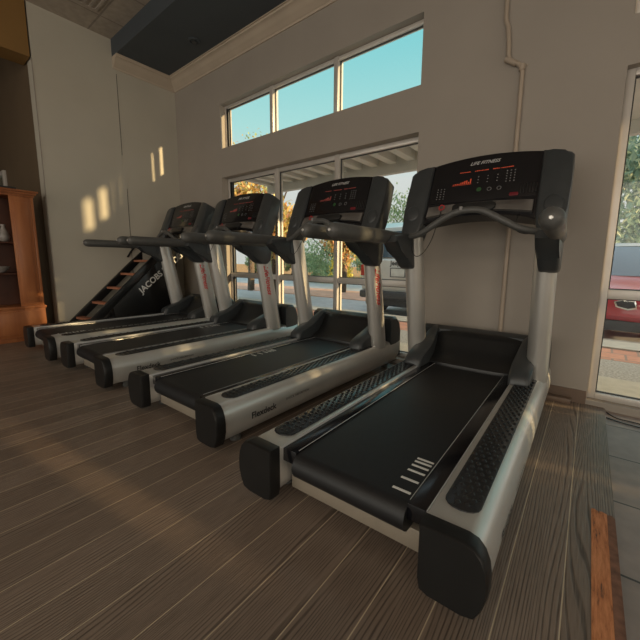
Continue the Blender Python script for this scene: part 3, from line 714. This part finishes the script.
# vehicles
def vehicle_suv():
    r = empty('parked_suv'); r.matrix_world = WALL @ Matrix.Translation((-3.16, 3.15, G)) @ Matrix.Rotation(0, 4, 'Z')
    tag(r, 'white off-road vehicle parked rear towards the middle window', 'car')
    def pr(name, m, out, x0, x1, bev=.03, parent=None):
        bm = bmesh.new(); prism(bm, out, lambda a, b: (x0, a, b), lambda a, b: (x1, a, b), bev, 2); return finish(name, bm, m, parent or r, smooth=35)
    body = pr('body', 'white_car', [(.10, .45), (.04, .56), (.04, 1.14), (.10, 1.20), (3.0, 1.20), (4.2, 1.18), (4.35, .95), (4.3, .5), (3.9, .45), (.4, .45)], -.88, .88, .05)
    pr('cabin', 'white_car', [(.10, 1.18), (.22, 1.80), (.45, 1.92), (2.2, 1.92), (2.9, 1.26)], -.78, .78, .06)
    pr('rear_window', 'car_glass', [(.06, 1.20), (.155, 1.72), (.185, 1.72), (.10, 1.20)], -.66, .66, .004)
    bm = bmesh.new(); box(bm, -.86, .86, -.06, .12, .36, .52, .04); finish('bumper', bm, 'car_dark', r, smooth=30)
    bm = bmesh.new(); box(bm, -.80, .80, .1, .3, .2, .38, .03); finish('underbody', bm, 'car_dark', r, smooth=30)
    for sx in (-.80, .80):
        bm = bmesh.new(); box(bm, sx - .07, sx + .07, .0, .06, .82, 1.05, .015); finish('tail_lamp', bm, 'tail', r, smooth=30)
        for yy in (.75, 3.5):
            bm = bmesh.new(); rings = [[(x_, yy + rr * math.cos(2 * PI * q / 20), .34 + rr * math.sin(2 * PI * q / 20)) for q in range(20)] for x_, rr in ((sx - .11, .28), (sx - .09, .34), (sx + .09, .34), (sx + .11, .28), (sx + .11, .18))]
            loft(bm, rings); finish('wheel', bm, 'tyre', r, smooth=40)
    pl = None
    bm = bmesh.new(); box(bm, -.155, .155, .015, .04, .82, .98, .004); pl = finish('number_plate', bm, 'plate', r, smooth=30)
    bm = bmesh.new()
    for q in ((-.165, .165, .98, .992), (-.165, .165, .808, .82), (-.165, -.155, .82, .98), (.155, .165, .82, .98)): box(bm, q[0], q[1], .005, .04, q[2], q[3])
    finish('plate_frame', bm, 'car_dark', pl, smooth=0)
    text_mesh('lettering', 'Jeep', .13, lambda a, b: (a - .07, .036, 1.045 + b), 'dark_mark', body, bold=.004, align='CENTER')
    return r
vehicle_suv()
def vehicle_red():
    r = empty('parked_car'); r.matrix_world = WALL @ Matrix.Translation((.55, 3.45, G))
    tag(r, 'red car parked facing the right-hand window', 'car')
    bm = bmesh.new()
    prof = [(.12, .25), (.0, .38), (.0, .56), (.06, .68), (.35, .80), (1.15, .95), (1.2, .95), (4.3, .98), (4.4, .6), (4.3, .28)]
    loft(bm, [[(x, y + dy, z - dz) for y, z in prof] for x, dy, dz in ((-.90, .18, .10), (-.84, .06, .02), (-.5, .0, 0), (0, -.03, .02), (.5, .0, 0), (.84, .06, .02), (.90, .18, .10))])
    body = finish('body', bm, 'red_car', r, smooth=40)
    bm = bmesh.new(); prism(bm, [(1.05, .93), (1.75, 1.42), (2.1, 1.50), (3.1, 1.50), (3.9, .97)], lambda a, b: (-.70 - (1.5 - b) * .2, a, b), lambda a, b: (.70 + (1.5 - b) * .2, a, b), .05)
    finish('cabin', bm, 'car_glass', r, smooth=40)
    bm = bmesh.new(); prism(bm, [(1.85, 1.44), (2.1, 1.515), (3.1, 1.52), (3.3, 1.44)], lambda a, b: (-.70, a, b), lambda a, b: (.70, a, b), .03); finish('roof', bm, 'road', r, smooth=40)
    bm = bmesh.new(); box(bm, -.84, .84, .02, .2, .14, .30, .03); finish('lower_bumper', bm, 'car_dark', r, smooth=30)
    for sx in (-1, 1):
        bm = bmesh.new(); prism(bm, [(.06, .49), (.16, .46), (.30, .50), (.33, .58), (.24, .61), (.08, .60)], lambda a, b: (sx * a, -.035, b), lambda a, b: (sx * a, .05, b), .008); finish('grille', bm, 'chrome', r, smooth=30)
        bm = bmesh.new(); prism(bm, [(.08, .51), (.16, .485), (.28, .515), (.305, .575), (.24, .595), (.10, .585)], lambda a, b: (sx * a, -.042, b), lambda a, b: (sx * a, .04, b), .003); finish('grille_mesh', bm, 'car_dark', r, smooth=30)
        bm = bmesh.new(); prism(bm, [(.50, .57), (.80, .60), (.80, .69), (.55, .655)], lambda a, b: (sx * a, .02, b + .0), lambda a, b: (sx * a, .28, b + .02), .01); finish('headlamp', bm, 'chrome', r, smooth=30)
        for yy in (.85, 3.5):
            bm = bmesh.new(); rings = [[(sx * .80 + x_, yy + rr * math.cos(2 * PI * q / 20), .32 + rr * math.sin(2 * PI * q / 20)) for q in range(20)] for x_, rr in ((-.1, .26), (-.09, .32), (.09, .32), (.11, .26), (.11, .18))]
            loft(bm, rings); finish('wheel', bm, 'tyre', r, smooth=40)
    return r
vehicle_red()
# trees and hedges
def tree(s, y, h, rad, leaf, lab, zc, n=2600, cat='tree', name='tree', ls=.07, trunk=True, grp=None, seed=1, squash=1.):
    R = random.Random(seed)
    root = empty(name); root.matrix_world = WALL @ Matrix.Translation((s, y, G)); tag(root, lab, cat, grp)
    if trunk:
        bm = bmesh.new()
        tube(bm, smooth_path([(0, 0, 0), (.05, .03, h * .3), (-.04, .02, h * .6), (.02, 0, h * .85)], 4), [.13 - .1 * k / 12 for k in range(13)], 8)
        for k in range(7):
            a = R.uniform(0, 2 * PI); z0 = h * R.uniform(.35, .65)
            tube(bm, smooth_path([(0, 0, z0), (rad * .4 * math.cos(a), rad * .4 * math.sin(a), z0 + rad * .35), (rad * .85 * math.cos(a), rad * .85 * math.sin(a), z0 + rad * .8)], 3), [.045, .04, .035, .028, .022, .016, .01], 6)
        finish('trunk', bm, 'bark', root, smooth=50)
    bm = bmesh.new(); clumps = []
    for _ in range(26):
        v = Vector((R.gauss(0, 1), R.gauss(0, 1), R.gauss(0, 1))).normalized() * R.uniform(.3, .95)
        clumps.append((Vector((v.x * rad, v.y * rad, zc + v.z * rad * squash)), rad * R.uniform(.18, .40)))
    for _ in range(n):
        c, cr = R.choice(clumps); p = c + Vector((R.gauss(0, .5), R.gauss(0, .5), R.gauss(0, .5))) * cr
        if p.z < .05: continue
        m3 = Matrix.Rotation(R.uniform(0, 6.28), 3, 'Z') @ Matrix.Rotation(R.uniform(-1.4, 1.4), 3, 'X'); l = ls * R.uniform(.6, 1.4)
        vs = [bm.verts.new(p + m3 @ Vector(q)) for q in ((0, -l, 0), (l * .55, 0, .1 * l), (0, l, 0), (-l * .55, 0, .1 * l))]
        bm.faces.new(vs)
    me_o = bmesh.ops
    me = bpy.data.meshes.new('foliage'); bm.to_mesh(me); bm.free(); me.materials.append(M[leaf])
    o = bpy.data.objects.new('foliage', me); COL.objects.link(o); o.parent = root
    return root
tree(-7.6, 3.9, 3.4, 1.35, 'leaf_autumn', 'orange and yellow autumn tree outside the left window pane', 2.0, 6000, ls=.085, seed=2)
tree(-7.3, 6.9, 3.6, 1.0, 'leaf_autumn', 'smaller autumn tree outside the middle window pane, next to the big orange one', 1.9, 2600, ls=.07, seed=5)
tree(-10.3, 5.2, 5.6, 1.15, 'leaf_autumn', 'tall sparse tree whose reddish top shows in the left pane of the high window', 4.5, 1300, ls=.06, seed=9)
tree(-11.5, 11.6, 3.6, 2.0, 'leaf_green', 'green tree beyond the road, seen below the middle consoles', 1.6, 5000, ls=.08, seed=3)
tree(-7.3, 13, 5.0, 2.0, 'leaf_green', 'green tree rising behind the white off-road vehicle', 2.6, 4200, ls=.09, seed=4)
tree(-8.6, 8.6, 1.2, .55, 'leaf_yellow', 'small yellow bush beyond the road by the window mullion', .9, 700, cat='bush', name='bush', ls=.06, trunk=True, seed=6)
tree(.8, 12, 7.5, 3.2, 'leaf_dark', 'tall green tree behind the red car, outside the right window', 3.8, 11000, ls=.11, seed=8)
tree(-4.0, 18, 6.5, 2.2, 'leaf_dark', 'blue-green tree behind and left of the red car', 3.0, 4500, ls=.11, seed=11)
tree(5.5, 19, 6.5, 2.8, 'leaf_green', 'green tree farther off behind the red car', 3.0, 5000, ls=.11, seed=12)
for k in range(8):
    tree(-24 + k * 2.3, 16.5, 2.2, .95, 'leaf_green', 'leafy hedge bush in the row beyond the road', 1.0, 1500, cat='bush', name='hedge_bush', ls=.11, trunk=True, grp='hedge bushes beyond the road', seed=20 + k, squash=.8)
# bare twig branch near upper window: tree on the left side of the building
# ---------------------------------------------------------------- light
w = bpy.data.worlds.new('World'); scene.world = w; w.use_nodes = True; nt = w.node_tree; nt.nodes.clear()
out = nt.nodes.new('ShaderNodeOutputWorld'); bg = nt.nodes.new('ShaderNodeBackground'); bg.inputs['Strength'].default_value = 1.1
tc = nt.nodes.new('ShaderNodeTexCoord'); sx = nt.nodes.new('ShaderNodeSeparateXYZ'); Lk(nt, tc.outputs['Generated'], sx.inputs[0])
r_ = ramp(nt, sx.outputs['Z'], [(.0, (.60, .60, .56)), (.22, (.66, .68, .66)), (.33, (.42, .72, .70)), (.52, (.22, .62, .66)), (.66, (.75, .92, 1.)), (1., (.9, .97, 1.))])
Lk(nt, r_.outputs[0], bg.inputs['Color']); Lk(nt, bg.outputs[0], out.inputs['Surface'])
sun = bpy.data.lights.new('sun', 'SUN'); sun.energy = 10.; sun.color = (1., .70, .36); sun.angle = math.radians(.7)
so = bpy.data.objects.new('sun', sun); COL.objects.link(so)
d = (WALL.to_3x3() @ Vector((-1, -.145, -.130))).normalized(); so.rotation_euler = d.to_track_quat('-Z', 'Y').to_euler()
so.location = (8, 6, 5)
def area(loc, rot, sx_, sy_, e, col):
    l = bpy.data.lights.new('fill_light', 'AREA'); l.shape = 'RECTANGLE'; l.size = sx_; l.size_y = sy_; l.energy = e; l.color = col
    o = bpy.data.objects.new('fill_light', l); COL.objects.link(o); o.location = loc; o.rotation_euler = rot; return o
# unseen fill lamp added behind the camera to brighten the room
area((0, -5.1, 1.7), (math.radians(90), 0, 0), 11, 2.6, 150, (1., .86, .70))
# unseen fill lamp added in front of the right wall
area((9.8, -1.6, 1.6), (0, math.radians(90), 0), 2.4, 4.5, 130, (1., .88, .72))
# added overhead fill lamps, out of view and without fixtures
for x, y in ((4.2, -2.5), (1.0, -3.2), (-2.2, -3.2)):
    area((x, y, CEIL - .03), (0, 0, 0), .6, 1.2, 26, (1., .84, .66))

# ---------------------------------------------------------------- camera
a, b, c = .146, .632, .013
fw = Vector((-math.sin(b) * math.cos(a), math.cos(b) * math.cos(a), -math.sin(a)))
r = Vector((math.cos(b), math.sin(b), 0)); u = r.cross(fw)
r2 = r * math.cos(c) + u * math.sin(c); u2 = u * math.cos(c) - r * math.sin(c)
cam = bpy.data.cameras.new('camera'); co = bpy.data.objects.new('camera', cam); COL.objects.link(co)
co.matrix_world = Matrix(((r2.x, u2.x, -fw.x, 0), (r2.y, u2.y, -fw.y, 0), (r2.z, u2.z, -fw.z, 1.0), (0, 0, 0, 1)))
cam.sensor_width = 36; cam.sensor_fit = 'HORIZONTAL'; cam.lens = 344.2 / 640 * 36
cam.shift_x = -(335.368 - 320) / 640; cam.shift_y = (312.281 - 320) / 640
cam.clip_start = .02; cam.clip_end = 300
scene.camera = co
scene.view_settings.view_transform = 'Standard'; scene.view_settings.look = 'None'
scene.view_settings.exposure = 0.; scene.view_settings.gamma = 1.; scene.view_settings.use_curve_mapping = False
